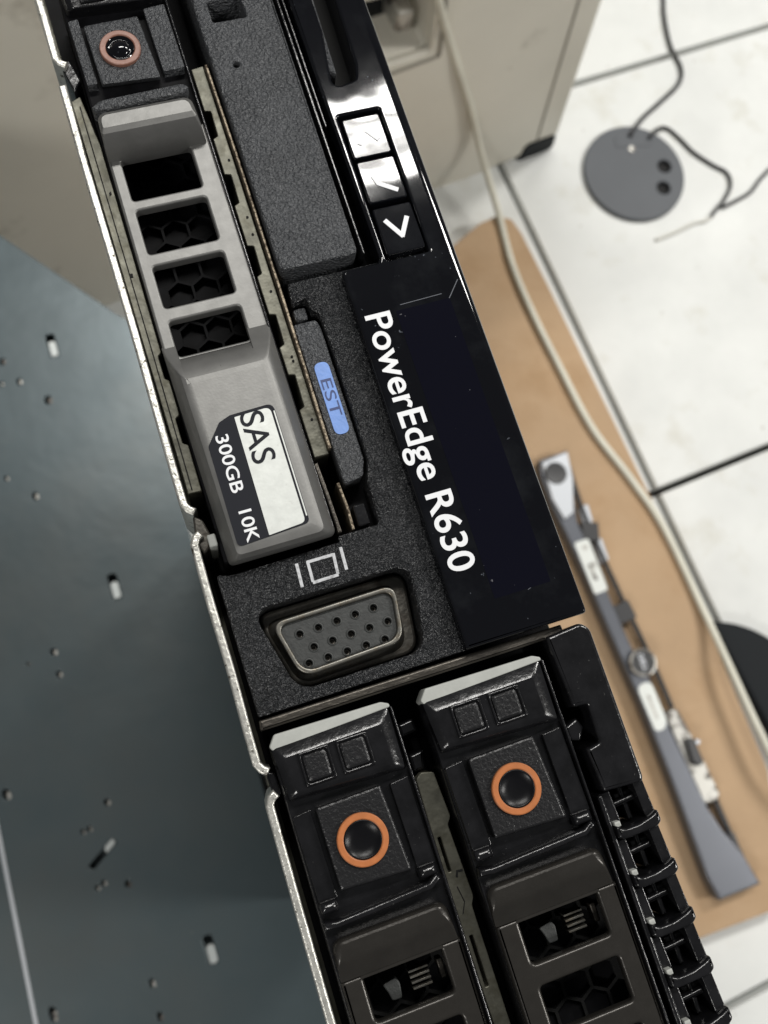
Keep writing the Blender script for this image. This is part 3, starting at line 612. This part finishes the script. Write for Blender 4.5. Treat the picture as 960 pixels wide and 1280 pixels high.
# cords
def cord(name, pts, r, m, label, cat, z0=None):
    P = [(*un(a, b, ZF+r+ (h_ if True else 0)), ZF+r+.3+h_) for a, b, h_ in pts]
    return tag(place(tube(name, P, r, m)), label, cat)
cord('cord', [(824,-60,0),(829,-10,0),(830,20,0),(838,58,0),(851,85,0),(848,105,0),(825,128,0),(805,146,0),(792,162,4),(788,170,6)], 2.6, M['cord'], 'thin dark cord running up from the top of the round grommet', 'cord')
cord('cord', [(812,172,7),(820,163,4),(832,160,0),(848,172,0),(866,190,0),(890,206,0),(908,216,0),(913,232,0),(905,250,0),(895,262,0),(888,272,0)], 2.3, M['cord'], 'short dark cord curling right from the grommet', 'cord')
cord('cord', [(903,259,1.5),(918,252,0),(938,240,0),(952,222,0),(975,200,0),(1010,170,0)], 2.2, M['cord'], 'thin dark cord leaving the frame at the right edge', 'cord')
cord('cord', [(892,268,0),(882,276,0),(868,279,0),(845,290,0),(820,300,0)], 2.0, M['cord2'], 'faint pale cord end lying on the white floor below the grommet', 'cord')
# white cable
WP = [(535,-60,-430),(548,0,-520),(560,45,-600),(575,92,-660),(590,140,-730),(601,190,-800),(622,262,-842),(640,330,-845),(665,390,-845),(700,460,-845),(740,535,-845),(788,598,-845),(830,660,-845),(880,765,-843),(915,840,-826),(945,905,-822),(985,985,-822),(1040,1080,-850)]
P = [(*un(a, b, z), z) for a, b, z in WP]
tag(place(tube('cable', P, 3.9, M['cable'], seg=12, sub=8)), 'white cable hanging before the beige cabinet and crossing the cardboard', 'cable')
# black round object at the right edge
bcx, bcy, br = 442., -162., 110.
arc = [(bcx+br*math.cos(t), bcy+br*math.sin(t)) for t in [math.radians(-60+140*k/40) for k in range(41)]]
e_a, e_b = Vector(un(872,750,ZC)), Vector(un(985,1025,ZC)); en = (e_b-e_a).normalized(); side = Vector((-en.y, en.x))
if side.x < 0: side = -side
arc = [p for p in arc if (Vector(p)-e_a).dot(side) > 3]
tag(place(plate('round_base', arc, ZF+.5, ZF+22, M['rubber'], bev=5, n=5)), 'round black rubber base half out of frame beside the cardboard', 'base')

# ================================================================== LIGHT
w = bpy.data.worlds.new('World'); SC.world = w; w.use_nodes = True
bg = w.node_tree.nodes['Background']; bg.inputs[0].default_value = (.95,.98,1.0,1); bg.inputs[1].default_value = .10
def ceiling_lamp(x, y, z, sx, sy, power, col=(1,.98,.94)):
    d = bpy.data.lights.new('ceiling_lamp', 'AREA'); d.shape = 'RECTANGLE'; d.size = sx; d.size_y = sy; d.energy = power; d.color = col
    o = bpy.data.objects.new('ceiling_lamp', d); COL.objects.link(o); o.location = (x, y, z+FZ/1000); o.rotation_euler = (0, 0, ang); return o
LZ = 2.0
for k in (-1, 0, 1):                          # one troffer with three tubes
    ceiling_lamp(.46 - k*.09*sa, 1.27 + k*.09*ca, LZ, 1.25, .064, 12.5)
ceiling_lamp(2.5, 1.4, LZ, 1.25, .27, 66)
ceiling_lamp(2.6, -.9, LZ, 1.25, .27, 74)
ceiling_lamp(-1.9, -1.6, LZ, 1.25, .27, 48)

# ================================================================== CAMERA
cd = bpy.data.cameras.new('camera'); cam = bpy.data.objects.new('camera', cd); COL.objects.link(cam); SC.camera = cam
cd.sensor_fit = 'HORIZONTAL'; cd.sensor_width = 36; cd.lens = 36*F/960; cd.clip_start = .005; cd.clip_end = 200
R3 = Matrix((XV, YV, NV))
cam.matrix_world = Matrix.Translation(Vector((CAM.x, CAM.y, CAM.z+FZ))/1000) @ R3.to_4x4()
cd.dof.use_dof = True; cd.dof.focus_distance = .1145; cd.dof.aperture_fstop = 54
SC.view_settings.view_transform = 'Standard'; SC.view_settings.look = 'None'; SC.view_settings.exposure = 0; SC.view_settings.gamma = 1
SC.cycles.use_denoising = True
SC.cycles.max_bounces = 8
